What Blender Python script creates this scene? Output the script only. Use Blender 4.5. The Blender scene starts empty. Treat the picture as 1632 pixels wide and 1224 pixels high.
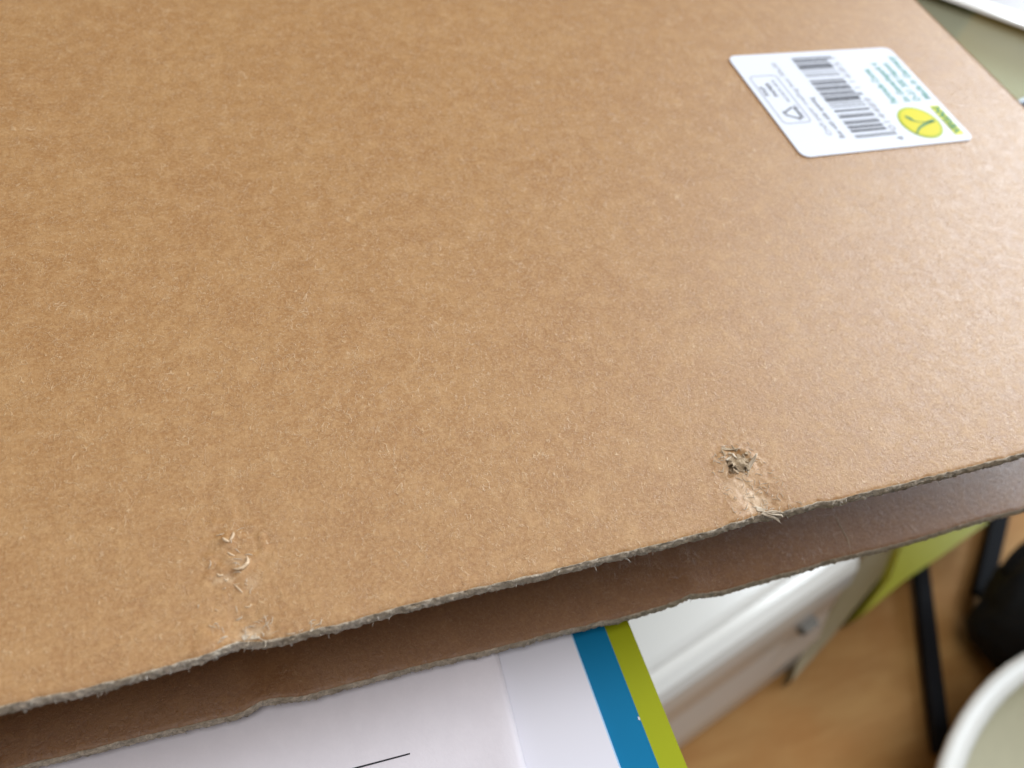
import bpy, bmesh, math, random
from mathutils import Vector, Matrix, noise
random.seed(7)
SC = bpy.context.scene
S = 0.12                       # metres per unit: the lens hangs 12 cm above the cardboard
F = 1243.0
RX = Vector((3784, -712, 1243)).normalized()
RY = Vector((-789, -2022, 1243)); RY = (RY - RX * RY.dot(RX)).normalized()
RZ = RX.cross(RY)
def at(u, v, z=0.0):
    """unit-space point of a level plane seen at photo position u, v"""
    c = Vector((u - 816, v - 612, F)); r = (RX.dot(c), RY.dot(c), RZ.dot(c))
    t = (z - 1.0) / r[2]
    return Vector((r[0] * t, r[1] * t, z))

# ------------------------------------------------------------------ camera
cam_d = bpy.data.cameras.new('camera'); cam = bpy.data.objects.new('camera', cam_d)
SC.collection.objects.link(cam); SC.camera = cam
def cvec(x, y, z): return Vector((RX.dot((x, y, z)), RY.dot((x, y, z)), RZ.dot((x, y, z))))
ax, ay, az = cvec(1, 0, 0), cvec(0, -1, 0), cvec(0, 0, -1)
m = Matrix(((ax.x, ay.x, az.x, 0), (ax.y, ay.y, az.y, 0), (ax.z, ay.z, az.z, S), (0, 0, 0, 1)))
cam.matrix_world = m
cam_d.sensor_width = 36; cam_d.lens = 36 * F / 1632
cam_d.clip_start = 0.005; cam_d.clip_end = 50
cam_d.dof.use_dof = True; cam_d.dof.focus_distance = 1.17 * S
cam_d.dof.aperture_fstop = cam_d.lens / 1.85
# ------------------------------------------------------------------ room light
W = bpy.data.worlds.new('World'); SC.world = W; W.use_nodes = True
W.node_tree.nodes['Background'].inputs[0].default_value = (1.0, 0.93, 0.88, 1)
W.node_tree.nodes['Background'].inputs[1].default_value = 0.095
def area(name, loc, target, sx, sy, power, col):
    l = bpy.data.lights.new(name, 'AREA'); l.shape = 'RECTANGLE'; l.size = sx; l.size_y = sy
    l.energy = power; l.color = col
    o = bpy.data.objects.new(name, l); SC.collection.objects.link(o)
    o.location = loc
    o.rotation_euler = (Vector(target) - Vector(loc)).to_track_quat('-Z', 'Y').to_euler()
    return o
area('window_light', (1.70, 0.60, 0.74), (0.1, 0.06, 0), 1.05, 1.2, 60, (0.84, 0.92, 1.0))
area('ceiling_bounce', (-0.10, 0.09, 1.9), (0.05, 0.02, 0), 1.6, 0.9, 27.5, (1.0, 0.97, 0.95))
SC.view_settings.view_transform = 'Standard'; SC.view_settings.look = 'None'
SC.view_settings.exposure = 0.0; SC.view_settings.gamma = 1.0

# ------------------------------------------------------------------ helpers
def link(o, parent=None):
    SC.collection.objects.link(o)
    if parent: o.parent = parent
    return o
def from_data(name, vs, fs, mat, parent=None, smooth=False):
    me = bpy.data.meshes.new(name)
    me.from_pydata([tuple(c * S for c in v) for v in vs], [], fs)
    if isinstance(mat, (list, tuple)):
        for k in mat: me.materials.append(k)
    else: me.materials.append(mat)
    if smooth: me.polygons.foreach_set('use_smooth', [True] * len(me.polygons))
    me.update()
    return link(bpy.data.objects.new(name, me), parent)
def empty(name, loc=(0, 0, 0)):
    o = bpy.data.objects.new(name, None); o.location = Vector(loc) * S; o.empty_display_size = 0.01
    return link(o)
def tag(o, label=None, cat=None, kind=None, group=None):
    if label: o['label'] = label
    if cat: o['category'] = cat
    if kind: o['kind'] = kind
    if group: o['group'] = group
    return o
def bm_obj(name, bm, mat, parent=None, smooth=False, bevel=0, seg=2):
    if bevel:
        bmesh.ops.bevel(bm, geom=[e for e in bm.edges if e.calc_face_angle(0) > 0.6], offset=bevel, segments=seg, affect='EDGES', profile=0.6)
    bmesh.ops.recalc_face_normals(bm, faces=bm.faces)
    for v in bm.verts: v.co *= S
    me = bpy.data.meshes.new(name); bm.to_mesh(me); bm.free()
    me.materials.append(mat)
    if smooth: me.polygons.foreach_set('use_smooth', [True] * len(me.polygons))
    return link(bpy.data.objects.new(name, me), parent)
def prism(pts, z0, z1, bm=None):
    bm = bm or bmesh.new()
    a = [bm.verts.new((p[0], p[1], z0)) for p in pts]; b = [bm.verts.new((p[0], p[1], z1)) for p in pts]
    n = len(pts)
    bm.faces.new(a[::-1]); bm.faces.new(b)
    for i in range(n): bm.faces.new((a[i], a[(i + 1) % n], b[(i + 1) % n], b[i]))
    return bm
def tube(path, rad, vs, fs, n=5, taper=True):
    base = len(vs); m_ = len(path)
    for i, p in enumerate(path):
        p = Vector(p)
        d = (Vector(path[min(i + 1, m_ - 1)]) - Vector(path[max(i - 1, 0)])).normalized()
        a = d.cross(Vector((0.3, 0.2, 1))).normalized(); b = d.cross(a)
        r = rad * ((1 - 0.8 * abs(2 * i / (m_ - 1) - 1) ** 3) if taper else 1)
        for k in range(n):
            t = 2 * math.pi * k / n
            q = p + a * (r * math.cos(t)) + b * (r * math.sin(t)); vs.append((q.x, q.y, q.z))
    for i in range(m_ - 1):
        for k in range(n):
            fs.append((base + i * n + k, base + i * n + (k + 1) % n, base + (i + 1) * n + (k + 1) % n, base + (i + 1) * n + k))
    fs.append(tuple(base + k for k in range(n))[::-1]); fs.append(tuple(base + (m_ - 1) * n + k for k in range(n)))
def interp(pts, x):
    if x <= pts[0][0]:
        (x0, y0), (x1, y1) = pts[0], pts[1]; return y0
    if x >= pts[-1][0]: return pts[-1][1]
    for (x0, y0), (x1, y1) in zip(pts, pts[1:]):
        if x <= x1:
            t = (x - x0) / (x1 - x0); return y0 + (y1 - y0) * t
def nz(x, y, z=0.0): return noise.noise(Vector((x, y, z)))

# ------------------------------------------------------------------ materials
class NT:
    def __init__(s, name):
        s.m = bpy.data.materials.new(name); s.m.use_nodes = True; s.t = s.m.node_tree
        s.b = s.t.nodes['Principled BSDF']; s.tc = s.t.nodes.new('ShaderNodeTexCoord')
        mp = s.t.nodes.new('ShaderNodeMapping'); mp.inputs['Scale'].default_value = (1 / S,) * 3
        s.t.links.new(s.tc.outputs['Object'], mp.inputs[0]); s.co = mp.outputs[0]
    def put(s, sock, v):
        if hasattr(v, 'links') or isinstance(v, bpy.types.NodeSocket): s.t.links.new(v, sock)
        else: sock.default_value = v
    def mapping(s, scale=(1, 1, 1), rot=(0, 0, 0), co=None):
        n = s.t.nodes.new('ShaderNodeMapping'); n.inputs['Scale'].default_value = scale; n.inputs['Rotation'].default_value = rot
        s.t.links.new(co or s.co, n.inputs[0]); return n.outputs[0]
    def noise(s, scale, detail=2, rough=0.5, dist=0.0, co=None):
        n = s.t.nodes.new('ShaderNodeTexNoise'); n.inputs['Scale'].default_value = scale
        n.inputs['Detail'].default_value = detail; n.inputs['Roughness'].default_value = rough; n.inputs['Distortion'].default_value = dist
        s.t.links.new(co or s.co, n.inputs['Vector']); return n.outputs['Fac']
    def math(s, op, a, b=0.0, clamp=False):
        n = s.t.nodes.new('ShaderNodeMath'); n.operation = op; n.use_clamp = clamp
        s.put(n.inputs[0], a); s.put(n.inputs[1], b); return n.outputs[0]
    def rng(s, v, a, b, c=0.0, d=1.0, smooth=True):
        n = s.t.nodes.new('ShaderNodeMapRange'); n.interpolation_type = 'SMOOTHSTEP' if smooth else 'LINEAR'
        s.put(n.inputs['Value'], v)
        for k, q in zip(('From Min', 'From Max', 'To Min', 'To Max'), (a, b, c, d)): n.inputs[k].default_value = q
        return n.outputs['Result']
    def mix(s, f, a, b, mode='MIX'):
        n = s.t.nodes.new('ShaderNodeMix'); n.data_type = 'RGBA'; n.blend_type = mode
        s.put(n.inputs[0], f); s.put(n.inputs[6], a if not isinstance(a, tuple) else (*a[:3], 1)); s.put(n.inputs[7], b if not isinstance(b, tuple) else (*b[:3], 1))
        return n.outputs[2]
    def line(s, v, w):         # thin contour of a noise value: reads as a fibre
        d = s.math('ABSOLUTE', s.math('SUBTRACT', v, 0.5)); return s.rng(d, 0.0, w, 1.0, 0.0)
    def bump(s, h, strength, dist):
        n = s.t.nodes.new('ShaderNodeBump'); n.inputs['Strength'].default_value = strength; n.inputs['Distance'].default_value = dist * S
        s.t.links.new(h, n.inputs['Height']); s.t.links.new(n.outputs[0], s.b.inputs['Normal'])
    def col(s, c): s.put(s.b.inputs['Base Color'], c if not isinstance(c, tuple) else (*c[:3], 1))
    def set(s, **k):
        for a, v in k.items(): s.put(s.b.inputs[a.replace('_', ' ')], v)
def plain(name, col, rough=0.5, spec=0.5, var=0.06, scale=6, bump=0.0, bscale=60, **kw):
    n = NT(name); v = n.noise(scale, 4)
    a = tuple(min(1, c * (1 + var)) for c in col); b = tuple(c * (1 - var) for c in col)
    n.col(n.mix(v, b, a)); n.set(Roughness=rough)
    n.b.inputs['Specular IOR Level'].default_value = spec
    if bump: n.bump(n.noise(bscale, 4), 1.0, bump)
    for k, q in kw.items(): n.b.inputs[k.replace('_', ' ')].default_value = q
    return n.m

def kraft(name, scuffs=(), tint=None, spec=0.55):
    n = NT(name)
    # colour: big soft mottling, cloudy flocs, single pale and dark fibres
    big = n.noise(5, 4, 0.6, 0.3); mid = n.noise(17, 4, 0.62, 0.5); floc = n.noise(44, 4, 0.65, 0.5); fine = n.noise(170, 4, 0.75); gr = n.noise(420, 2, 0.7)
    c = n.mix(n.rng(big, 0.3, 0.7), (0.342, 0.169, 0.055), (0.372, 0.195, 0.067))
    c = n.mix(n.rng(mid, 0.32, 0.66, 0.42, 0.0), c, (0.297, 0.136, 0.038))
    c = n.mix(n.rng(mid, 0.45, 0.72, 0.0, 0.40), c, (0.428, 0.237, 0.093))
    c = n.mix(n.rng(floc, 0.48, 0.72, 0.0, 0.65), c, (0.454, 0.261, 0.107))
    c = n.mix(n.rng(floc, 0.30, 0.48, 0.42, 0.0), c, (0.288, 0.134, 0.040))
    c = n.mix(n.rng(fine, 0.42, 0.72, 0.0, 0.55), c, (0.524, 0.324, 0.146))
    c = n.mix(n.rng(fine, 0.28, 0.47, 0.45, 0.0), c, (0.249, 0.115, 0.032))
    c = n.mix(n.rng(gr, 0.5, 0.75, 0.0, 0.4), c, (0.524, 0.315, 0.142))
    h = None
    for i, (sc, w, k) in enumerate(((40, 0.009, 0.50), (62, 0.012, 0.48), (95, 0.018, 0.45), (52, 0.008, 0.22), (75, 0.013, 0.45))):
        co = n.mapping((1, 1, 1), (0.3 * i, 0.2 * i, 1.3 * i))
        ln = n.line(n.noise(sc, 1.2, 0.5, 0.9, co), w)
        ms = n.rng(n.noise(sc * 0.9, 1, 0.5, 0, n.mapping((1, 1, 1), (1, i + 2.0, 0.4))), 0.48, 0.58)
        f = n.math('MULTIPLY', ln, ms)
        c = n.mix(n.math('MULTIPLY', f, k * 0.8), c, (0.68, 0.49, 0.30) if i != 3 else (0.25, 0.13, 0.05))
        h = f if h is None else n.math('ADD', h, f)
    # rare dark specks
    sp = n.rng(n.noise(85, 1, 0.5, 0, n.mapping((1, 1, 1), (2, 1, 5))), 0.835, 0.87)
    c = n.mix(n.math('MULTIPLY', sp, 0.7), c, (0.09, 0.05, 0.03))
    # rubbed places
    for (x, y, rx, ry, k) in scuffs:
        sx = n.t.nodes.new('ShaderNodeSeparateXYZ'); n.t.links.new(n.co, sx.inputs[0])
        dx = n.math('DIVIDE', n.math('SUBTRACT', sx.outputs[0], x), rx); dy = n.math('DIVIDE', n.math('SUBTRACT', sx.outputs[1], y), ry)
        d = n.math('SQRT', n.math('ADD', n.math('MULTIPLY', dx, dx), n.math('MULTIPLY', dy, dy)))
        d = n.math('ADD', d, n.math('MULTIPLY', n.math('SUBTRACT', n.noise(90, 3, 0.7), 0.5), 2.2))
        c = n.mix(n.rng(d, 0.25, 1.15, k, 0.0), c, (0.66, 0.50, 0.33))
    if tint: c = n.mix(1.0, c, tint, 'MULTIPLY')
    n.col(c)
    n.set(Roughness=n.rng(floc, 0.3, 0.7, 0.46, 0.56))
    n.b.inputs['Specular IOR Level'].default_value = spec
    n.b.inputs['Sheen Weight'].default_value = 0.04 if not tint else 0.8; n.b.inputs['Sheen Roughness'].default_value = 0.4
    hh = n.math('ADD', n.math('MULTIPLY', h, 0.8), n.math('ADD', n.math('MULTIPLY', fine, 1.1), n.math('MULTIPLY', floc, 1.0)))
    n.bump(hh, 0.42, 0.0020)
    return n.m
def pulp(name, a=(0.32, 0.27, 0.205), b=(0.84, 0.72, 0.57)):
    n = NT(name); v = n.noise(110, 5, 0.8, 0.5); g = n.noise(30, 3)
    c = n.mix(n.rng(v, 0.3, 0.7), a, b); c = n.mix(n.rng(g, 0.4, 0.7, 0, 0.5), c, (0.42, 0.32, 0.20))
    n.col(c); n.set(Roughness=0.9); n.bump(n.noise(120, 5, 0.8), 1.0, 0.006); return n.m

UP = [(-60, 1140), (0, 1126), (60, 1112), (116, 1101), (180, 1085), (248, 1066), (290, 1054), (325, 1044), (350, 1034), (366, 1026), (380, 1020), (395, 1020.5), (420, 1019.5), (460, 1014),
      (483, 1007.5), (569, 987), (629, 969), (700, 951), (757, 937), (868, 912), (940, 893), (1000, 878), (1060, 864), (1100, 853), (1140, 843), (1180, 830), (1205, 820), (1213, 817.5), (1230, 817),
      (1250, 813), (1285, 805), (1309, 798.5), (1330, 797), (1380, 784), (1440, 770), (1491, 757), (1560, 740), (1632, 721), (1720, 698), (1900, 652)]
LO = [(-60, 1244), (31, 1221), (147, 1193), (245, 1168.5), (337, 1147), (370, 1140), (392, 1132), (412, 1122), (429, 1116), (445, 1114), (470, 1112), (500, 1105), (592, 1080), (690, 1055), (776, 1036),
      (898, 1004), (1000, 981), (1060, 964), (1085, 955), (1098, 948.5), (1120, 946), (1146, 943), (1197, 928), (1296, 901), (1328, 890), (1400, 874), (1458, 859), (1556, 829), (1632, 810), (1750, 779), (1900, 740)]
ZL = -0.30
up_e = sorted((at(u, v, 0).x, at(u, v, 0).y) for u, v in UP)
lo_e = sorted((at(u, v, ZL).x, at(u, v, ZL).y) for u, v in LO)
TEAR = at(1176, 737); CURL = at(382, 900); CHEV = at(365, 858); N1 = at(385, 1021); N2 = at(1215, 818)
X0, X1, YB, TH = -0.95, 1.943, 2.35, 0.0195

M_kraft = kraft('kraft_outer', [(N1.x + 0.012, N1.y + 0.006, 0.024, 0.011, 0.55), (N2.x + 0.004, N2.y + 0.02, 0.024, 0.024, 0.5), (N2.x - 0.012, N2.y + 0.055, 0.03, 0.04, 0.25), (TEAR.x, TEAR.y, 0.03, 0.022, 0.4),
                                (CURL.x, CURL.y + 0.004, 0.018, 0.013, 0.22), (CURL.x - 0.022, CURL.y - 0.014, 0.016, 0.008, 0.3), (CURL.x + 0.01, CURL.y - 0.028, 0.014, 0.012, 0.18)])
M_inner_shaded = kraft('kraft_inner_shaded', (), (0.72, 0.59, 0.44), 1.0)  # same kraft, with the shade under the flap multiplied into its colour
M_pulp = pulp('grey_pulp')
M_pulpw = pulp('torn_pulp', (0.46, 0.33, 0.20), (0.66, 0.52, 0.36))
M_fibre = plain('loose_fibre', (0.62, 0.53, 0.41), 0.8, 0.3)
M_fibreg = plain('grey_fibre', (0.48, 0.44, 0.38), 0.8, 0.3)

# ------------------------------------------------------------------ floor
n = NT('laminate_floor')
g = n.noise(3.2, 6, 0.6, 0.6, n.mapping((0.35, 1.6, 1), (0, 0, 0.5))); g2 = n.noise(1.1, 3, 0.6)
c = n.mix(n.rng(g, 0.3, 0.7), (0.38, 0.195, 0.062), (0.46, 0.260, 0.090)); c = n.mix(n.rng(g2, 0.35, 0.7, 0, 0.55), c, (0.38, 0.165, 0.04))
n.col(c); n.set(Roughness=0.6); n.b.inputs['Specular IOR Level'].default_value = 0.2
tag(from_data('floor', [(-12, -8, -6.03), (22, -8, -6.03), (22, 16, -6.03), (-12, 16, -6.03)], [(0, 1, 2, 3)], n.m), 'orange brown wooden floor far below the cardboard', kind='structure')

# ------------------------------------------------------------------ cardboard box
box = tag(empty('cardboard_box', (X0, 0.3, ZL)), 'large brown cardboard box with a barcode sticker, open along its scuffed front edge', 'cardboard box')
ORG = Vector((X0, 0.3, ZL))
def attach(o, root=box, org=ORG):
    # keep vertices in scene units: parent without moving
    o.parent = root; o.matrix_parent_inverse = Matrix.Translation(-org * S); return o
def coords(lo, hi, step, fines, fstep, zone):
    xs = []; x = lo
    while x < hi:
        xs.append(x); st = step
        for f in fines:
            if abs(x - f) < zone: st = fstep
        x += st
    xs.append(hi); return xs
def dent(x, y):
    """surface height of the upper panel"""
    z = 0.0015 * nz(x * 2.2, y * 2.2)
    for c, a, r in ((N1, -0.006, 0.035), (N2, -0.006, 0.035)):
        d2 = ((x - c.x) / r) ** 2 + ((y - c.y) / (r * 1.1)) ** 2; z += a * math.exp(-d2)
    for c, a, r in ((Vector((N1.x - 0.03, N1.y)), 0.004, 0.03), (Vector((N2.x - 0.03, N2.y + 0.01)), 0.004, 0.03)):
        d2 = ((x - c.x) / r) ** 2 + ((y - c.y) / r) ** 2; z += a * math.exp(-d2)
    # hole of the tear
    dx, dy = x - TEAR.x, y - TEAR.y
    r = math.hypot(dx / 0.020, dy / 0.016) + 1.3 * nz(x * 48, y * 48)
    if r < 1.4: z -= 0.0065 * max(0, min(1, (1.15 - r) / 0.45))
    if 0.9 < r < 1.9: z += 0.0018 * math.exp(-((r - 1.3) / 0.3) ** 2)
    # pressed crescents on the left
    for c in (CURL, CHEV):
        dx, dy = x - c.x, y - c.y; q = math.hypot(dx, dy)
        if q < 0.05: z += 0.0022 * math.exp(-(q / 0.014) ** 2) + 0.001 * nz(x * 90, y * 90, 3)
    for c in (N1, N2, TEAR):
        q = math.hypot(x - c.x, y - c.y)
        if q < 0.09: z += 0.0018 * (1 - q / 0.09) * nz(x * 110, y * 110, 7)
    return z
def low_dent(x, y):
    z = ZL + 0.002 * nz(x * 2, y * 2, 5)
    a = at(440, 1116, ZL); b = at(1105, 947, ZL)
    for c, k in ((a, 0.010), (b, 0.006)):
        z += k * math.exp(-((x - c.x) / 0.04) ** 2 - ((y - c.y) / 0.05) ** 2)
    return z
def panel(name, edge, zf, fx, fy_list, seed, mat):
    xs = coords(X0, X1, 0.02, [p.x for p in fx], 0.003, 0.07)
    xs2 = []; x = X0
    for a, b in zip(xs, xs[1:]):
        k = 1 if a > 1.6 or a < -0.45 else max(1, int((b - a) / 0.004))
        xs2 += [a + (b - a) * i / k for i in range(k)]
    xs = xs2 + [xs[-1]]
    def ey(x):
        y = interp(edge, x)
        return y + 0.0016 * nz(x * 30, seed) + 0.0012 * nz(x * 110, seed + 3)
    # offsets behind the edge
    ts = [0, 0.0012, 0.003, 0.006]
    while ts[-1] < 0.17: ts.append(ts[-1] + 0.0035)
    while ts[-1] < 0.5: ts.append(ts[-1] + 0.03)
    ts += [0.8, 1.2, 1.6, None]
    vs, fs, mi = [], [], []
    nr = len(ts)
    for x in xs:
        e = ey(x)
        for t in ts:
            y = YB if t is None else e + t
            z = zf(x, y)
            if t is not None and t < 0.004: z -= 0.0016 * (1 - t / 0.004) * (0.6 + 0.8 * (nz(x * 60, seed + 9) + 0.5))
            vs.append((x, y, z))
    for i in range(len(xs) - 1):
        for j in range(nr - 1):
            a = i * nr + j; fs.append((a, a + nr, a + nr + 1, a + 1))
    nt = len(vs)
    for x in xs:                       # underside
        e = ey(x)
        vs.append((x, e + 0.0015, zf(x, e) - TH * (1 + 0.12 * nz(x * 45, seed + 1)))); vs.append((x, YB, zf(x, YB) - TH))
    for i in range(len(xs) - 1):
        a = nt + 2 * i; fs.append((a, a + 1, a + 3, a + 2))
    # right, left and back closing
    L = len(xs) - 1
    for i, flip in ((0, False), (L, True)):
        top = [i * nr + j for j in range(nr)]; f = top + [nt + 2 * i + 1, nt + 2 * i]
        fs.append(tuple(f if flip else f[::-1]))
    o = from_data(name, vs, fs, mat, None, True); o.data.polygons.foreach_set('use_smooth', [len(p.vertices) == 4 for p in o.data.polygons])
    # cut edge: its own rough ribbon of pulp
    vs, fs = [], []
    rows = 9
    exs = []; 
    for a, b in zip(xs, xs[1:]):
        k = max(1, int((b - a) / 0.0025)); exs += [a + (b - a) * q / k for q in range(k)]
    exs.append(xs[-1])
    for x in exs:
        e = ey(x); zt = zf(x, e); th = TH * (1 + 0.12 * nz(x * 45, seed + 1))
        rag = max(0, nz(x * 55, seed + 20) - 0.25) * 0.022      # bits of liner hanging below
        for r in range(rows):
            f = r / (rows - 1)
            y = e - 0.0025 * math.sin(math.pi * f) - 0.003 * f - 0.0026 * nz(x * 80, f * 4.5, seed) - 0.0034 * nz(x * 210, f * 9, seed + 2) * (1 if 0 < r < rows - 1 else 0.6)
            if r == 0: y = e - 0.0003
            z = zt - 0.0012 - (th + rag) * f
            vs.append((x, y, z))
        vs.append((x, e + 0.006, zt - th * 1.005))
        vs.append((x, e + 0.002, zt - 0.002))
    R = rows + 2
    for i in range(len(exs) - 1):
        for j in range(R):
            a = i * R + j; b = i * R + (j + 1) % R; fs.append((a, b, b + R, a + R))
    eo = from_data('cut_edge', vs, fs, M_pulp, None, True)
    eo.parent = o
    attach(o)
    return o, ey
top, ey_top = panel('upper_panel', up_e, dent, [TEAR, CURL, CHEV, N1, N2], None, 1.0, M_kraft)
low, ey_low = panel('lower_panel', lo_e, low_dent, [at(430, 1116, ZL), at(1105, 947, ZL)], None, 50.0, M_inner_shaded)
attach(bm_obj('side_panel', prism([(X0 - TH, 0.335), (X0 - 0.0005, 0.335), (X0 - 0.0005, YB), (X0 - TH, YB)], ZL - TH, 0.0), M_kraft, None, bevel=0.004))
attach(bm_obj('back_panel', prism([(X0 - TH, YB + 0.0005), (X1, YB + 0.0005), (X1, YB + TH), (X0 - TH, YB + TH)], ZL - TH, 0.0), M_kraft, None, bevel=0.004))

# loose fibres: hairs along the edges and round the damage
def hair(vs, fs, p, d, L, r, curl=1.0, k=7):
    p = Vector(p); d = Vector(d).normalized(); pts = [p.copy()]
    bend = Vector((random.uniform(-1, 1), random.uniform(-1, 1), random.uniform(-0.3, 0.3))) * curl
    for i in range(k - 1):
        d = (d + bend * (0.9 / k)).normalized(); p = p + d * (L / (k - 1)); pts.append(p.copy())
    tube(pts, r, vs, fs, 4)
vs, fs = [], []
for i in range(260):
    x = random.uniform(-0.4, 1.35); e = ey_top(x)
    z = random.uniform(-TH, -0.001)
    hair(vs, fs, (x, e - 0.002, z), (random.uniform(-1, 1), random.uniform(-0.5, -0.05), random.uniform(-0.8, 0.5)), random.uniform(0.003, 0.010), random.uniform(0.0003, 0.0006), 2)
for i in range(150):
    x = random.uniform(-0.3, 1.35); e = ey_low(x)
    z = ZL + random.uniform(-TH, 0.001)
    hair(vs, fs, (x, e - 0.002, z), (random.uniform(-1, 1), random.uniform(-0.5, -0.05), random.uniform(-0.8, 0.6)), random.uniform(0.003, 0.009), random.uniform(0.0003, 0.0006), 2)
attach(tag(from_data('edge_fibres', vs, fs, M_fibreg, None, True), kind='stuff'))
vs, fs = [], []
def surf_hair(x, y, L, r, lift=0.0006, ang=None):
    """a fibre lying on the upper surface"""
    a = random.uniform(0, 6.28) if ang is None else ang; k = 8; w = random.uniform(-2.4, 2.4); pts = []
    for i in range(k):
        pts.append((x, y, dent(x, y) + lift + r * 0.4 + 0.0016 * math.sin(math.pi * i / (k - 1)) * random.random()))
        x += math.cos(a) * L / k; y += math.sin(a) * L / k; a += w / k
    tube(pts, r, vs, fs, 4)
for c, cnt, sx, sy in ((TEAR, 60, 0.024, 0.02), (N1, 55, 0.022, 0.016), (N2, 70, 0.024, 0.020), (CURL, 6, 0.012, 0.010), (CHEV, 3, 0.008, 0.006),
                       (at(1205, 780), 60, 0.028, 0.03), (at(382, 935), 8, 0.02, 0.02), (at(495, 1004), 10, 0.010, 0.004)):
    for i in range(cnt):
        x = random.gauss(c.x, sx); y = random.gauss(c.y, sy)
        if y > ey_top(x) + 0.001: surf_hair(x, y, random.uniform(0.006, 0.016), random.uniform(0.0003, 0.00055), -0.0002)
attach(tag(from_data('surface_fibres', vs, fs, M_fibre, None, True), kind='stuff'))

# larger torn bits: curled flakes of liner
def flake(name, cx, cy, L, Wd, ang, curl, lift, mat, tip=0.3, seed=0, sag=0.0):
    vs, fs = [], []; nu, nv = 12, 6
    ca, sa = math.cos(ang), math.sin(ang)
    for i in range(nu):
        u = i / (nu - 1)
        for j in range(nv):
            v = j / (nv - 1) - 0.5
            w = Wd * (1 - (1 - tip) * u) * (1 + 0.5 * nz(u * 3, seed, v)) * (0.35 + 0.65 * math.sin(math.pi * min(1, 0.15 + u * 0.85)))
            lx = L * (u + 0.14 * nz(v * 3, seed + 4)); ly = w * v * 2 + sag * u * u
            z = lift + curl * u * u + 0.12 * Wd * nz(u * 4, v * 5, seed)
            x = cx + ca * lx - sa * ly; y = cy + sa * lx + ca * ly
            vs.append((x, y, dent(cx, cy) + z))
    for i in range(nu - 1):
        for j in range(nv - 1):
            a = i * nv + j; fs.append((a, a + nv, a + nv + 1, a + 1))
    o = from_data(name, vs, fs, mat, None, True)
    s = o.modifiers.new('thick', 'SOLIDIFY'); s.thickness = 0.0012 * S
    return attach(o)
# ragged plug of pulp in the hole
vs, fs = [], []
K = 26
for i in range(K):
    for j in range(K):
        a = (i / (K - 1) - 0.5) * 2; b = (j / (K - 1) - 0.5) * 2
        x = TEAR.x + a * 0.022 + 0.003 * nz(a * 3, b * 3, 1); y = TEAR.y + b * 0.017 + 0.003 * nz(a * 3, b * 3, 2)
        r = math.hypot(a, b)
        z = 0.001 - 0.004 * b + 0.012 * nz(x * 75, y * 75, 11) + 0.004 * nz(x * 200, y * 200, 12) - 0.010 * max(0, r - 0.75)
        vs.append((x, y, z))
for i in range(K - 1):
    for j in range(K - 1):
        a = (i / (K - 1) - 0.5) * 2; b = (j / (K - 1) - 0.5) * 2
        if math.hypot(a, b) < 0.85 + 0.45 * nz(a * 2.5, b * 2.5, 8):
            q = i * K + j; fs.append((q, q + K, q + K + 1, q + 1))
attach(from_data('torn_pulp', vs, fs, M_pulpw, None, True))
def pf(u, v): q = at(u, v); return q.x, q.y
for (u, v, u2, v2, w, curl, lift, mt, sg) in (
        (1166, 742, 1185, 752, 0.0062, 0.008, 0.003, M_pulpw, 0), (1160, 732, 1171, 746, 0.004, 0.008, 0.001, M_pulpw, 0.002), (1190, 752, 1200, 731, 0.0035, 0.012, 0.001, M_fibre, 0),
        (1150, 714, 1174, 720, 0.003, 0.004, 0.0, M_pulpw, 0.002), (1176, 722, 1194, 737, 0.004, 0.007, 0.001, M_pulpw, -0.002), (1146, 731, 1162, 735, 0.003, 0.003, 0.0, M_fibre, 0),
        
        
        (386, 1016, 396, 1011, 0.0035, 0.002, 0.0003, M_fibre, 0), (398, 1014, 412, 1015, 0.003, 0.003, 0.0003, M_fibre, 0), (494, 1006, 500, 1001, 0.0018, 0.002, 0.0, M_fibre, 0),
        (1207, 809, 1222, 812, 0.005, 0.004, 0.001, M_fibre, 0), (1217, 815, 1228, 817, 0.005, 0.004, 0.001, M_fibre, 0), (1228, 812, 1246, 815, 0.003, 0.003, 0.0, M_fibre, 0)):
    x, y = pf(u, v); x2, y2 = pf(u2, v2)
    flake('torn_flake', x, y, math.hypot(x2 - x, y2 - y), w, math.atan2(y2 - y, x2 - x), curl, lift, mt, 0.35, random.random() * 50, sg)
for i in range(16):
    a = i * 0.3927 + random.uniform(-0.15, 0.15); q = random.uniform(0.85, 1.15)
    flake('torn_flake', TEAR.x + 0.023 * q * math.cos(a), TEAR.y + 0.018 * q * math.sin(a), random.uniform(0.006, 0.012), random.uniform(0.0018, 0.0035), a + random.uniform(-1.3, 1.3) + (math.pi if i % 3 else 0), random.uniform(0.0, 0.005), 0.0035 if i % 2 else 0.001, random.choice([M_pulpw, M_fibre, M_pulpw]), 0.3, i * 3.1)
def ridge(px, r, mat, z=0.0):
    P = [Vector(at(*p)) for p in px]; out = []
    for a, b in zip(P, P[1:]):
        for k in range(5): out.append(a.lerp(b, k / 5))
    out.append(P[-1]); out = [Vector((p.x, p.y, dent(p.x, p.y) + z + r * 0.3 * nz(p.x * 200, p.y * 200))) for p in out]
    vs, fs = [], []; tube(out, r, vs, fs, 8); attach(from_data('lifted_liner', vs, fs, mat, None, True))
M_kl = kraft('kraft_lifted', [(CURL.x, CURL.y, 0.5, 0.5, 0.8)])
ridge([(355, 858), (358, 862), (362, 864), (366, 865)], 0.0022, M_kl, 0.0006); ridge([(366, 864), (370, 858), (372, 853), (372, 849)], 0.0020, M_kl, 0.0006)
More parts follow.
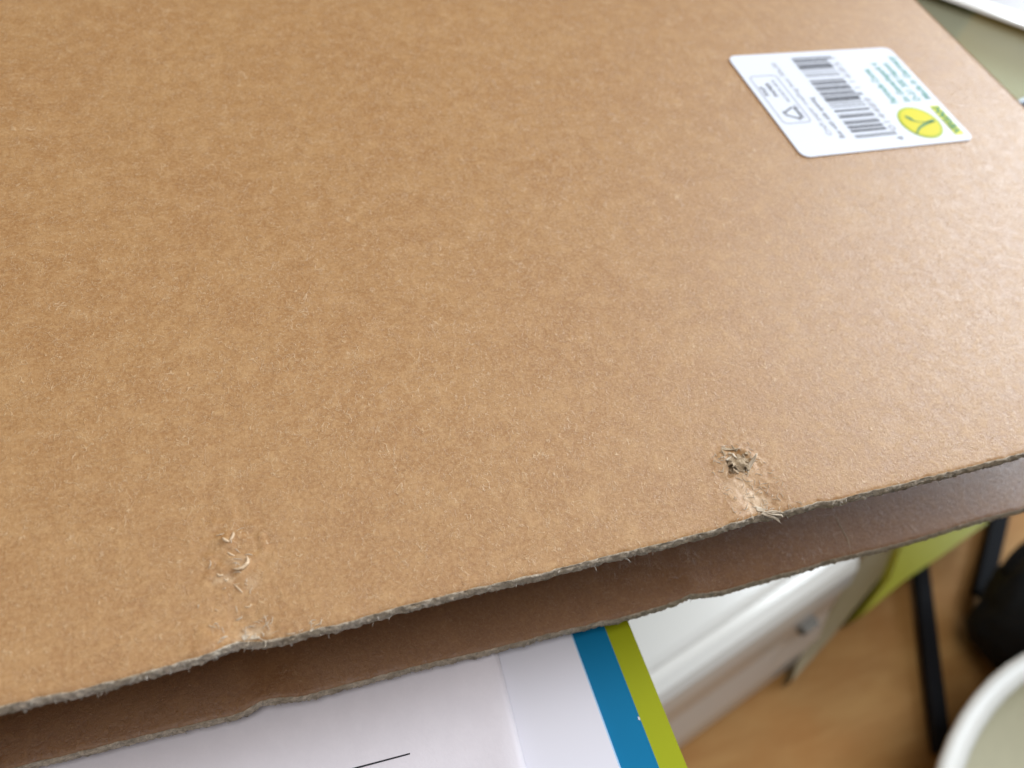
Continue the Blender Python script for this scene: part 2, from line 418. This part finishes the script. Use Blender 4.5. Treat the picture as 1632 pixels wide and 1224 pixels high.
ridge([(372, 908), (379, 909), (386, 907), (391, 903), (395, 898), (395, 892), (393, 888)], 0.0026, M_kl, 0.001)
ridge([(362, 880), (368, 884), (374, 886)], 0.0014, M_kl); ridge([(372, 930), (380, 938), (387, 945)], 0.0012, M_kl); ridge([(389, 966), (396, 967), (401, 962)], 0.0012, M_kl)
ridge([(345, 913), (350, 918), (356, 916)], 0.0018, M_kl); ridge([(357, 922), (361, 926), (364, 921)], 0.0014, M_kl)
# bundles of fibres that stick out over the edge
def strand(px, z0, z1, r, mat):
    pts = []
    for i, (u, v) in enumerate(px):
        z = z0 + (z1 - z0) * i / (len(px) - 1); q = at(u, v, z); pts.append(q)
    fine = []
    for a, b in zip(pts, pts[1:]):
        for k in range(4): fine.append(a.lerp(b, k / 4))
    fine.append(pts[-1]); vs, fs = [], []
    for s in range(3):
        off = Vector((random.uniform(-1, 1), random.uniform(-1, 1), random.uniform(-1, 1))) * r * 0.9
        f2 = [p + off * (1 + 0.6 * k / len(fine)) + Vector((0, 0, 0.4 * r * math.sin(k * 1.3 + s))) for k, p in enumerate(fine[: len(fine) - s])]
        tube(f2, r * (1 - 0.25 * s), vs, fs, 5)
    attach(from_data('frayed_strand', vs, fs, mat, None, True))
strand([(1212, 818), (1226, 822), (1238, 826), (1246, 833)], 0.001, -0.012, 0.0011, M_fibre)
strand([(1214, 815), (1230, 820), (1246, 821), (1247, 825)], 0.001, -0.002, 0.0010, M_fibre)
strand([(1216, 816), (1236, 814), (1249, 817)], 0.002, 0.0, 0.0008, M_fibre)
strand([(985, 886), (992, 889), (1000, 891), (1005, 897)], -0.010, -0.022, 0.0010, M_fibreg)
strand([(951, 895), (948, 900), (943, 901)], -0.012, -0.02, 0.0015, M_fibreg)
strand([(947, 900), (950, 905), (951, 909)], -0.018, -0.024, 0.0008, M_fibreg)
strand([(873, 913), (876, 917)], -0.012, -0.016, 0.0016, M_fibre)
strand([(461, 1021), (463, 1025), (463, 1028)], -0.02, -0.03, 0.0014, M_fibreg)
strand([(112, 1108), (118, 1111), (121, 1108)], -0.02, -0.024, 0.0018, M_fibreg)
strand([(38, 1128), (42, 1132), (45, 1128)], -0.02, -0.024, 0.0018, M_fibreg)
# pale crease on the lower panel
vs, fs = [], []
pts = [at(u, v, ZL + 0.0006) for u, v in ((1330, 818), (1334, 826), (1338, 836), (1345, 848), (1351, 858), (1354, 868), (1357, 884))]
pts = [Vector((p.x, p.y, low_dent(p.x, p.y) - 0.0002)) for p in pts]
tube(pts, 0.0009, vs, fs, 5)
attach(from_data('crease', vs, fs, M_fibre, None, True), box)

# ------------------------------------------------------------------ sticker
M_label = plain('sticker_paper', (0.72, 0.755, 0.835), 0.5, 0.06, 0.01)
M_ink = plain('black_ink', (0.03, 0.03, 0.037), 0.5, 0.06)
M_inkg = plain('thin_grey_ink', (0.22, 0.225, 0.25), 0.5, 0.06)
M_inkl = plain('pale_grey_ink', (0.44, 0.45, 0.49), 0.5, 0.06)
M_green = plain('green_ink', (0.20, 0.42, 0.38), 0.5, 0.06)
M_yel = plain('yellow_ink', (0.66, 0.60, 0.03), 0.5, 0.06)
M_lime = plain('lime_ink', (0.42, 0.50, 0.05), 0.5, 0.06)
M_leaf = plain('leaf_green_ink', (0.07, 0.24, 0.10), 0.5, 0.06)
LX0, LX1, LY0, LY1 = 1.199, 1.695, 1.040, 1.408
def rrect(x0, y0, x1, y1, r, k=5):
    out = []
    for cx, cy, a0 in ((x1 - r, y1 - r, 0), (x0 + r, y1 - r, 90), (x0 + r, y0 + r, 180), (x1 - r, y0 + r, 270)):
        for i in range(k + 1):
            a = math.radians(a0 + 90 * i / k); out.append((cx + r * math.cos(a), cy + r * math.sin(a)))
    return out
ZS = 0.0030
st = attach(bm_obj('sticker', prism(rrect(LX0, LY0, LX1, LY1, 0.022), -0.002, ZS), M_label))
st['label'] = 'white printed sticker with rounded corners, a barcode and a yellow round emblem'
def flat(name, polys, mat, lift=1):
    vs, fs = [], []; z = ZS + 0.0005 * lift
    for p in polys:
        b = len(vs); vs += [(x, y, z) for x, y in p]; fs.append(tuple(range(b, b + len(p))))
    o = from_data(name, vs, fs, mat); o.parent = st; return o
# barcode, read from the near side of the sticker to the far side
Lc = '0001101 0011001 0010011 0111101 0100011 0110001 0101111 0111011 0110111 0001011'.split()
def inv(s): return ''.join('1' if c == '0' else '0' for c in s)
Rc = [inv(s) for s in Lc]; Gc = [s[::-1] for s in Rc]
par = {4: 'LGLLGG'}
digits = '4014489116851'
bits = '101' + ''.join((Lc if p == 'L' else Gc)[int(d)] for d, p in zip(digits[1:7], par[4])) + '01010' + ''.join(Rc[int(d)] for d in digits[7:]) + '101'
BY0, BY1, BX0, BX1 = 1.084, 1.385, 1.372, 1.474
mod = (BY1 - BY0) / len(bits); polys = []
i = 0
while i < len(bits):
    if bits[i] == '1':
        j = i
        while j < len(bits) and bits[j] == '1': j += 1
        guard = i < 3 or i >= 92 or 45 <= i < 50
        x1 = BX1 + (0.018 if guard else 0)
        polys.append([(BX0, BY0 + i * mod), (x1, BY0 + i * mod), (x1, BY0 + j * mod - mod * 0.1), (BX0, BY0 + j * mod - mod * 0.1)]); i = j
    else: i += 1
flat('barcode', polys, M_ink)
def text(name, s, x_base, y_start, size, mat, width=None, parts=None, bold=0.0, lift=1):
    """writing whose right is +Y and whose down is +X"""
    cu = bpy.data.curves.new(name, 'FONT'); cu.body = s; cu.size = 1.0; cu.offset = bold; cu.resolution_u = 3
    tmp = bpy.data.objects.new('tmp', cu); SC.collection.objects.link(tmp); bpy.context.view_layer.update()
    me = bpy.data.meshes.new_from_object(tmp.evaluated_get(bpy.context.evaluated_depsgraph_get()))
    SC.collection.objects.unlink(tmp); bpy.data.objects.remove(tmp); bpy.data.curves.remove(cu)
    w = max(v.co.x for v in me.vertices) - min(v.co.x for v in me.vertices)
    kx = (width / w) if width else size
    z = ZS + 0.0005 * lift
    for v in me.vertices:
        x, y = v.co.x, v.co.y; v.co = Vector((x_base - y * size, y_start + x * kx, z)) * S
    me.materials.append(mat); me.name = name
    o = bpy.data.objects.new(name, me); link(o); o.parent = st; return o
# digits
w6 = 42 * mod
text('barcode_number', digits[1:7], BX1 + 0.027, BY0 + 4 * mod, 0.028, M_inkl, w6 * 0.92, bold=0.02)
text('barcode_number', digits[7:], BX1 + 0.027, BY0 + 51 * mod, 0.028, M_inkl, w6 * 0.92)
text('barcode_number', digits[0], BX1 + 0.027, BY0 - 0.022, 0.030, M_inkg)
# article text above the bars
q = at(1322, 224)
text('article_text', 'Craft paper mailing box 30x30', 1.318, 1.100, 0.020, M_inkl, 0.27, bold=0.012)
text('article_text', 'Box with side opening', 1.345, 1.088, 0.021, M_inkg, 0.145, bold=0.012)
# green address lines
for s, (u, v), (u2, v2) in (('Fairtrade Cocoa', (1430.6, 166.3), (1375.7, 112.7)), ('Im Gewerbepark 4', (1448.9, 163.7), (1390, 103)), ('D-51 300 Hamm', (1464.6, 162.4), (1408, 103)), ('Made in Germany', (1481.6, 159.7), (1415, 91.8))):
    a, b = at(u, v), at(u2, v2)
    text('address_text', s, (a.x + b.x) / 2 + 0.008, a.y, 0.030, M_green, b.y - a.y, bold=0.03)
# emblem
EC = (at(1426, 186.5) + at(1503, 210)) * 0.5; ec = at(1465, 197)
er = 0.5 * (at(1436, 172).y - at(1493, 221).y); er = 0.057
circ = lambda cx, cy, r, k=40: [(cx + r * math.cos(2 * math.pi * i / k), cy + r * math.sin(2 * math.pi * i / k)) for i in range(k)]
flat('emblem_ring', [circ(ec.x, ec.y, er)], M_lime, 1); flat('emblem_disc', [circ(ec.x, ec.y, er * 0.87)], M_yel, 2)
def stroke(px, ws):
    P = [at(*p) for p in px]; out1, out2 = [], []
    for i, p in enumerate(P):
        d = (P[min(i + 1, len(P) - 1)] - P[max(i - 1, 0)]).normalized(); nrm = Vector((-d.y, d.x, 0)) * ws[i]
        out1.append((p.x + nrm.x, p.y + nrm.y)); out2.append((p.x - nrm.x, p.y - nrm.y))
    return [[out1[i], out1[i + 1], out2[i + 1], out2[i]] for i in range(len(P) - 1)]
flat('emblem_leaf', stroke([(1440, 187), (1443, 188.5), (1449, 191.5), (1455, 195), (1462, 196.5), (1475, 197), (1487, 196.5)], [0.0005, 0.0042, 0.0058, 0.0022, 0.0012, 0.0012, 0.0012]), M_leaf, 3)
flat('emblem_letter', stroke([(1487, 194), (1478, 197.5), (1470, 201.5), (1464, 206), (1461, 211), (1460, 216)], [0.005, 0.0042, 0.0035, 0.003, 0.0022, 0.0015]), M_leaf, 3)
b0, b1 = at(1486, 170), at(1529, 216)
bx = (b0.x + b1.x) / 2
flat('word_band', [[(bx - 0.014, b1.y), (bx + 0.014, b1.y), (bx + 0.014, b0.y), (bx - 0.014, b0.y)]], plain('lime_band_ink', (0.66, 0.68, 0.06), 0.5, 0.06), 1)
text('word_vegan', 'VEGAN', bx + 0.010, b1.y + 0.007, 0.028, M_leaf, (b0.y - b1.y) - 0.012, bold=0.05, lift=2)
# recycling box
z2 = lambda u, v: at(1180 + u / 7.894, 85 + v / 7.894)
c1, c2, c3, c4 = z2(85, 310), z2(430, 280), z2(900, 870), z2(560, 915)
rx0, rx1, ry0, ry1 = (c1.x + c4.x) / 2, (c2.x + c3.x) / 2, (c3.y + c4.y) / 2, (c1.y + c2.y) / 2
def ring(x0, y0, x1, y1, r, w):
    a = rrect(x0, y0, x1, y1, r); b = rrect(x0 + w, y0 + w, x1 - w, y1 - w, r - w); k = len(a)
    return [[a[i], a[(i + 1) % k], b[(i + 1) % k], b[i]] for i in range(k)]
flat('recycling_frame', ring(rx0, ry0, rx1, ry1, 0.012, 0.0030), M_inkl)
tc = z2(640, 770)
tri = [(tc.x - 0.026, tc.y), (tc.x + 0.018, tc.y - 0.024), (tc.x + 0.018, tc.y + 0.024)]
polys = []
for i in range(3):
    a, b = Vector(tri[i]), Vector(tri[(i + 1) % 3]); d = (b - a).normalized(); nn = Vector((-d.y, d.x)) * 0.0028
    a2 = a + d * 0.006; b2 = b - d * 0.012
    polys.append([tuple(a2 + nn), tuple(a2 - nn), tuple(b2 - nn), tuple(b2 + nn)])
    polys.append([tuple(b2 + nn * 2.4), tuple(b2 - nn * 2.4), tuple(b2 + d * 0.010)])
flat('recycling_mark', polys, M_inkg)
text('recycling_text', 'PAP 20', rx1 - 0.010, ry0 + 0.016, 0.014, M_inkg, 0.045)
text('recycling_text', 'RACCOLTA CARTA', rx1 - 0.016, ry0 + 0.075, 0.014, M_inkg, ry1 - ry0 - 0.095)
text('recycling_text', 'PAPIER', rx0 + 0.041, ry1 - 0.080, 0.016, M_inkg, 0.052, bold=0.03)
text('recycling_text', 'PAP', rx0 + 0.019, ry1 - 0.075, 0.016, M_inkg, 0.034, bold=0.03)

# ------------------------------------------------------------------ folder with papers under the box
ZP = ZL - 0.036            # top of the uppermost sheet
M_paper = NT('white_paper'); q_ = M_paper
v1 = q_.noise(26, 4, 0.6, 0, q_.mapping((1.2, 0.9, 1))); v2 = q_.noise(140, 3, 0.7, 0, q_.mapping((1.2, 0.9, 1)))
c = q_.mix(q_.rng(v1, 0.3, 0.7), (0.84, 0.81, 0.88), (0.87, 0.84, 0.91)); c = q_.mix(q_.rng(v2, 0.3, 0.7, 0.2, 0), c, (0.79, 0.77, 0.84))
q_.col(c); q_.set(Roughness=0.75); q_.bump(q_.math('ADD', v2, v1), 0.3, 0.0015); M_paper = q_.m
M_page = plain('smooth_page', (0.78, 0.78, 0.86), 0.6, 0.1, 0.015, 3)
M_blue = plain('blue_cover', (0.001, 0.178, 0.37), 0.5, 0.12, 0.05, 8)
M_limec = plain('lime_cover', (0.35, 0.39, 0.001), 0.5, 0.22, 0.05, 8)
fold = tag(empty('folder', (0.0, 0.5, -0.46)), 'lime green folder with a blue cover strip and a white page, under the cardboard box', 'folder')
FO = Vector((0, 0.5, -0.46))
sh = at(793, 1043, ZP).x; pg = (at(920, 1010, ZP - 0.012).x + at(975, 1224, ZP - 0.012).x) / 2
bl = (at(968, 997, ZP - 0.018).x + at(1045, 1224, ZP - 0.018).x) / 2; li = (at(1005, 987, ZP - 0.03).x + at(1090, 1224, ZP - 0.03).x) / 2
y_near, y_far = -0.75, 1.75
def slab(name, xr, z0, z1, mat, bev=0.002):
    o = bm_obj(name, prism([(-1.15, y_near), (xr, y_near), (xr, y_far), (-1.15, y_far)], z0, z1), mat, None, bevel=bev)
    attach(o, fold, FO); return o
slab('lime_cover', li, -0.46, ZP - 0.030, M_limec, 0.004)
slab('blue_cover', bl, ZP - 0.0298, ZP - 0.018, M_blue, 0.003)
slab('blue_cover_trim', pg + 0.004, ZP - 0.0178, ZP - 0.0155, plain('pale_blue_rim', (0.35, 0.55, 0.75), 0.4), 0)
slab('page', pg, ZP - 0.0154, ZP - 0.011, M_page, 0.001)
ob = from_data('cover_nick', [(bl - 0.004, 0.129, ZP - 0.0172), (bl - 0.001, 0.127, ZP - 0.0168), (bl - 0.0005, 0.132, ZP - 0.0168), (bl - 0.003, 0.134, ZP - 0.0172)], [(0, 1, 2, 3)], M_page); attach(ob, fold, FO)
# top sheet: free edge lifts a little
vs, fs = [], []
NX, NY = 70, 40
for i in range(NX + 1):
    u = (i / NX) ** 0.6
    for j in range(NY + 1):
        v = j / NY; y = y_near + 0.03 + (y_far - y_near - 0.1) * v
        xr = sh - 0.0735 * (0.287 - y) - 0.01 * max(0, 0.2 - y)
        x = -1.1 + (xr + 1.1) * u
        d = xr - x
        z = ZP - 0.009 + 0.012 * math.exp(-d / 0.08) * (1 if y < 0.30 else max(0, 1 - (y - 0.30) / 0.2)) + 0.03 * math.exp(-d / 0.06) * max(0, min(1, (0.27 - y) / 0.2)) + 0.001 * nz(x * 3, y * 3)
        z = min(z, ZP + 0.0045 + 0.06 * max(0, 0.27 - y))
        vs.append((x, y, z))
for i in range(NX):
    for j in range(NY):
        a = i * (NY + 1) + j; fs.append((a, a + NY + 1, a + NY + 2, a + 1))
sheet = from_data('paper_sheet', vs, fs, M_paper, None, True)
sm = sheet.modifiers.new('thick', 'SOLIDIFY'); sm.thickness = 0.0011 * S; sm.offset = -1
tag(sheet, 'white paper sheet with a black printed line, lying on the folder', 'paper')
l0, l1 = at(500, 1240.5, ZP), at(665, 1197, ZP); zt = ZP - 0.0066
dn = (l1 - l0).normalized(); nn = Vector((-dn.y, dn.x, 0)) * 0.0012
pl = [l0 + nn, l0 - nn, l1 - nn, l1 + nn]
ln = from_data('printed_line', [(p.x, p.y, zt) for p in pl], [(0, 1, 2, 3)], M_ink); ln.parent = sheet

# ------------------------------------------------------------------ glass table, tray
n = NT('green_glass'); t = n.t
for nd in list(t.nodes):
    if nd.type == 'BSDF_PRINCIPLED': t.nodes.remove(nd)
tr = t.nodes.new('ShaderNodeBsdfTransparent'); tr.inputs[0].default_value = (0.78, 0.84, 0.74, 1)
gl = t.nodes.new('ShaderNodeBsdfGlossy'); gl.inputs['Roughness'].default_value = 0.30; gl.inputs[0].default_value = (0.7, 0.75, 0.68, 1)
fr = t.nodes.new('ShaderNodeFresnel'); fr.inputs[0].default_value = 1.5
mx = t.nodes.new('ShaderNodeMixShader'); fm = t.nodes.new('ShaderNodeMath'); fm.operation = 'MULTIPLY'; fm.inputs[1].default_value = 0.07; t.links.new(fr.outputs[0], fm.inputs[0]); t.links.new(fm.outputs[0], mx.inputs[0]); df = t.nodes.new('ShaderNodeBsdfDiffuse'); df.inputs[0].default_value = (0.38, 0.36, 0.24, 1); m2 = t.nodes.new('ShaderNodeMixShader'); m2.inputs[0].default_value = 0.38; t.links.new(tr.outputs[0], m2.inputs[1]); t.links.new(df.outputs[0], m2.inputs[2]); t.links.new(m2.outputs[0], mx.inputs[1]); t.links.new(gl.outputs[0], mx.inputs[2])
t.links.new(mx.outputs[0], t.nodes['Material Output'].inputs[0]); M_glass = n.m
ZT = -0.462
tbl = tag(empty('glass_table', (2.0, 3.0, -6.0)), 'greenish glass table carrying the folder and the white tray', 'table'); TO = Vector((2, 3, -6))
e0, e1 = at(1607, 168, ZT), at(1632, 155, ZT); td = (e1 - e0).normalized(); tn = Vector((-td.y, td.x, 0))
P0 = e0 - td * 4.6; P1 = e0 + td * 5.0
attach(bm_obj('tabletop', prism([(p.x, p.y) for p in (P0, P1, P1 + tn * 5, P0 + tn * 5)], ZT - 0.07, ZT), M_glass, None, bevel=0.01), tbl, TO)
attach(bm_obj('edge_strip', prism([(p.x, p.y) for p in (P0 - tn * 0.012, P1 - tn * 0.012, P1 - tn * 0.001, P0 - tn * 0.001)], ZT - 0.068, ZT - 0.004), plain('blue_grey_edge', (0.22, 0.30, 0.40), 0.4, 0.4), None), tbl, TO)
M_pale = plain('pale_metal', (0.55, 0.58, 0.52), 0.35, 0.6)
lp = at(1488, 40, -1.2)
for q in ((lp.x, lp.y), (P0.x + 1.2, P0.y + 1.5), (P0.x + 1.0, P0.y + 4.5), (lp.x + 1.5, lp.y + 4.0)):
    vs, fs = [], []; tube([(q[0], q[1], -6.02), (q[0], q[1], -3), (q[0], q[1], ZT - 0.071)], 0.16, vs, fs, 20, False)
    attach(from_data('leg', vs, fs, M_pale, None, True), tbl, TO)
M_white = plain('white_plastic', (0.84, 0.82, 0.78), 0.20, 0.5, 0.02, 2)
M_grey = plain('grey_liner', (0.33, 0.31, 0.31), 0.5, 0.4, 0.08, 3)
# tray: raised white rim with grey inside
tz = ZT + 0.035
a0, a1 = at(1516, -2, tz), at(1632, 41, tz); d1 = (a1 - a0).normalized(); n1 = Vector((-d1.y, d1.x, 0))
if n1.y < 0: n1 = -n1
tray = tag(empty('serving_tray', (a0.x, a0.y, ZT)), 'white rimmed tray with a grey inside at the back right of the glass table', 'tray'); TR = Vector((a0.x, a0.y, ZT))
def loc(a, b): p = a0 + d1 * a + n1 * b; return (p.x, p.y)
def tpoly(i, r):
    return [loc(x, y) for x, y in rrect(-1.3 + i, i, 1.9 - i, 2.2 - i, r, 8)]
bm = bmesh.new(); rings = []
for (ins, z, r) in ((0.06, ZT + 0.002, 0.24), (0.0, tz - 0.01, 0.3), (0.01, tz, 0.3), (0.10, tz, 0.2), (0.13, tz - 0.012, 0.18), (0.14, ZT + 0.015, 0.17)):
    rings.append([bm.verts.new((x, y, z)) for x, y in tpoly(ins, r)])
for A, B in zip(rings, rings[1:]):
    k = len(A)
    for i in range(k): bm.faces.new((A[i], A[(i + 1) % k], B[(i + 1) % k], B[i]))
bm.faces.new(rings[0][::-1])
attach(bm_obj('rim', bm, M_white, None), tray, TR)
attach(bm_obj('tray_liner', prism(tpoly(0.143, 0.165), ZT + 0.012, ZT + 0.018), M_grey), tray, TR)

# ------------------------------------------------------------------ things on the floor
ZF = -6.02
D = Vector((0.973, 0.23, 0)); N = Vector((-0.23, 0.973, 0))
prof = [(-0.30, ZF), (-0.313, -5.9), (-0.24, -5.62), (-0.235, -5.56), (-0.25, -5.52), (-0.10, -5.10), (-0.03, -4.76), (-0.008, -4.70), (-0.03, -4.66), (0.03, -4.46), (0.09, -4.37), (0.17, -4.335), (0.235, -4.34), (0.25, -4.28), (0.30, -4.262), (0.55, -4.25), (2.0, -4.25), (2.0, ZF)]
dc0, dc1 = 1.0, 4.38
bm = bmesh.new(); ends = []
for dc in (dc0, dc1): ends.append([bm.verts.new(D * dc + N * o + Vector((0, 0, z))) for o, z in prof])
k = len(prof)
for i in range(k): bm.faces.new((ends[0][i], ends[0][(i + 1) % k], ends[1][(i + 1) % k], ends[1][i]))
bm.faces.new(ends[0]); bm.faces.new(ends[1][::-1])
bx2 = tag(empty('storage_box', D * 2.7 + Vector((0, 0, ZF))), 'white glossy plastic storage box with ribbed sloping front on the wooden floor', 'storage box'); SO = D * 2.7 + Vector((0, 0, ZF))
attach(bm_obj('shell', bm, M_white, None, bevel=0.02, seg=2), bx2, SO)
# latch
hp = D * 4.02 + N * -0.02 + Vector((0, 0, -4.98))
bm = bmesh.new()
for (a, w, z0, z1) in ((0, 0.085, -0.06, 0.03),):
    pts = rrect(-w, -0.06, w, 0.06, 0.03)
    bm = prism([((hp + D * x + N * (y - 0.07)).x, (hp + D * x + N * (y - 0.07)).y) for x, y in pts], hp.z + z0, hp.z + z1)
attach(bm_obj('latch', bm, plain('grey_latch', (0.20, 0.19, 0.17), 0.8, 0.1), None, bevel=0.01), bx2, SO)
def quad(px, z): return [(at(u, v, z).x, at(u, v, z).y) for u, v in px]
M_beige = plain('beige_board', (0.33, 0.26, 0.14), 0.5, 0.5, 0.08, 2)
tag(bm_obj('beige_board', prism(quad([(1392, 862), (1450, 838), (1400, 925), (1330, 1010), (1262, 1086), (1272, 1055)], -5.8), ZF, -5.8), M_beige, None, bevel=0.02), 'flat beige board on the floor at the end of the white storage box', 'board')
tag(bm_obj('lime_folder', prism(quad([(1575, 832), (1500, 886), (1440, 926), (1373, 982), (1418, 922), (1436, 872), (1460, 825), (1520, 795)], -5.6), ZF, -5.6), plain('lime_card', (0.50, 0.50, 0.02), 0.45, 0.5), None, bevel=0.01), 'lime yellow folder lying on the floor beside the beige board', 'folder')
# chair base
M_black = plain('black_metal', (0.010, 0.011, 0.014), 0.7, 0.15)
ch = tag(empty('chair', at(1500, 1000, ZF)), 'black chair whose flat metal legs stand on the wooden floor', 'chair'); CO = at(1500, 1000, ZF)
def bar(u0, v0, u1, v1, w, z1, nm='floor_runner'):
    a, b = at(u0, v0, z1), at(u1, v1, z1); d = (b - a).normalized(); q = Vector((-d.y, d.x, 0)) * w
    attach(bm_obj(nm, prism([((p).x, (p).y) for p in (a + q, a - q, b - q, b + q)], z1 - 0.09, z1), M_black, None, bevel=0.04, seg=3), ch, CO)
bar(1470, 895, 1506, 1200, 0.072, -5.84); bar(1612, 760, 1568, 948, 0.080, -5.84)
for (u, v) in ((1611, 768),):
    p = at(u, v, -5.84); vs, fs = [], []; tube([(p.x, p.y, -5.9), (p.x + 0.1, p.y + 0.05, -4.4), (p.x + 0.2, p.y + 0.1, -2.9)], 0.1, vs, fs, 12, False)
    attach(from_data('leg', vs, fs, M_black, None, True), ch, CO)
pa, pb = at(1462, 836, -5.84), at(1611, 768, -5.84)
cx, cy = (pa.x + pb.x) / 2 + 0.5, (pa.y + pb.y) / 2 + 0.25
attach(bm_obj('seat', prism(rrect(cx - 1.6, cy - 0.9, cx + 1.6, cy + 1.7, 0.3), -2.9, -2.5), M_black, None, bevel=0.08, seg=3), ch, CO)
# bag
bm = bmesh.new(); bmesh.ops.create_icosphere(bm, subdivisions=5, radius=1)
bc = at(1680, 985, -5.3)
for v in bm.verts:
    p = v.co.copy(); s = 1 + 0.14 * nz(p.x * 1.6, p.y * 1.6, p.z * 1.6) + 0.05 * nz(p.x * 5, p.y * 5, p.z * 5 + 3)
    v.co = Vector((bc.x + p.x * 0.66 * s, bc.y + p.y * 0.55 * s, max(ZF + 0.002, -5.3 + p.z * 0.75 * s)))
bag = tag(empty('bag', (bc.x, bc.y, ZF)), 'black soft bag slumped on the floor behind the white basin', 'bag'); BO = Vector((bc.x, bc.y, ZF))
M_cloth = plain('black_cloth', (0.008, 0.009, 0.010), 0.8, 0.3)
attach(bm_obj('body', bm, M_cloth, None, True), bag, BO)
hs = []; a = at(1612, 905, -4.9)
for i in range(13):
    t_ = math.pi * i / 12; hs.append((a.x + 0.22 - 0.22 * math.cos(t_), a.y + 0.12 * math.sin(t_), -5.0 + 0.34 * math.sin(t_)))
vs, fs = [], []; tube(hs, 0.05, vs, fs, 8, False); attach(from_data('handle', vs, fs, M_cloth, None, True), bag, BO)
# bin
RZB = -4.9
pts = [at(u, v, RZB) for u, v in ((1496, 1224), (1518, 1175), (1539, 1135), (1565, 1096), (1590, 1067), (1616, 1050), (1632, 1043))]
# least-squares circle
A = [[0.0] * 3 for _ in range(3)]; Bv = [0.0] * 3
for p in pts:
    row = (2 * p.x, 2 * p.y, 1.0); rhs = p.x ** 2 + p.y ** 2
    for i in range(3):
        Bv[i] += row[i] * rhs
        for j in range(3): A[i][j] += row[i] * row[j]
sol = Matrix(A).inverted() @ Vector(Bv); bcx, bcy = sol.x, sol.y; br = math.sqrt(sol.z + bcx ** 2 + bcy ** 2)
print('BIN', bcx, bcy, br)
binr = tag(empty('washing_basin', (bcx, bcy, ZF)), 'round cream white plastic basin seen from above on the wooden floor', 'basin'); WO = Vector((bcx, bcy, ZF))
M_bin = plain('cream_plastic', (0.80, 0.79, 0.74), 0.35, 0.5, 0.02, 2)
def lathe(name, prof, mat, base=False, floor=False, k=72):
    vs, fs = [], []
    for r, z in prof:
        for i in range(k): vs.append((bcx + r * math.cos(2 * math.pi * i / k), bcy + r * math.sin(2 * math.pi * i / k), z))
    for j in range(len(prof) - 1):
        for i in range(k): fs.append((j * k + i, j * k + (i + 1) % k, (j + 1) * k + (i + 1) % k, (j + 1) * k + i))
    if base: fs.append(tuple(range(k))[::-1])
    if floor: fs.append(tuple((len(prof) - 1) * k + i for i in range(k)))
    return attach(from_data(name, vs, fs, mat, None, True), binr, WO)
lathe('body', [(br * 0.5, ZF), (br * 0.56, ZF + 0.05), (br * 0.90, RZB - 0.4), (br * 0.965, RZB - 0.12), (br * 0.965, RZB - 0.03), (br * 0.945, RZB - 0.03)], M_bin, base=True)
lathe('shaded_inside', [(br * 0.5, ZF + 0.04), (br * 0.56, ZF + 0.09), (br * 0.86, RZB - 0.4), (br * 0.94, RZB - 0.12), (br * 0.943, RZB - 0.04), (br * 0.93, RZB - 0.04), (br * 0.92, RZB - 0.25), (br * 0.83, RZB - 0.55), (br * 0.52, ZF + 0.1)], plain('shaded_cream_plastic', (0.58, 0.55, 0.40), 0.45, 0.4), floor=True)  # inside of the bowl: its shade is painted in as a darker yellowish cream
lathe('rim', [(br * 0.96, RZB - 0.10), (br * 0.995, RZB - 0.09), (br, RZB - 0.03), (br * 0.985, RZB), (br * 0.95, RZB), (br * 0.932, RZB - 0.02), (br * 0.935, RZB - 0.06)], M_bin)
# pale seat cushion beyond the table edge
q = at(1628, 186, -2.2)
tag(bm_obj('cushion', prism(rrect(q.x - 0.12, q.y - 1.3, q.x + 1.8, q.y + 0.05, 0.15), -2.498, -2.15), plain('cream_cloth', (0.80, 0.70, 0.50), 0.8, 0.3), None, bevel=0.06, seg=3), 'cream cushion lying on the black chair beside the glass table', 'cushion')
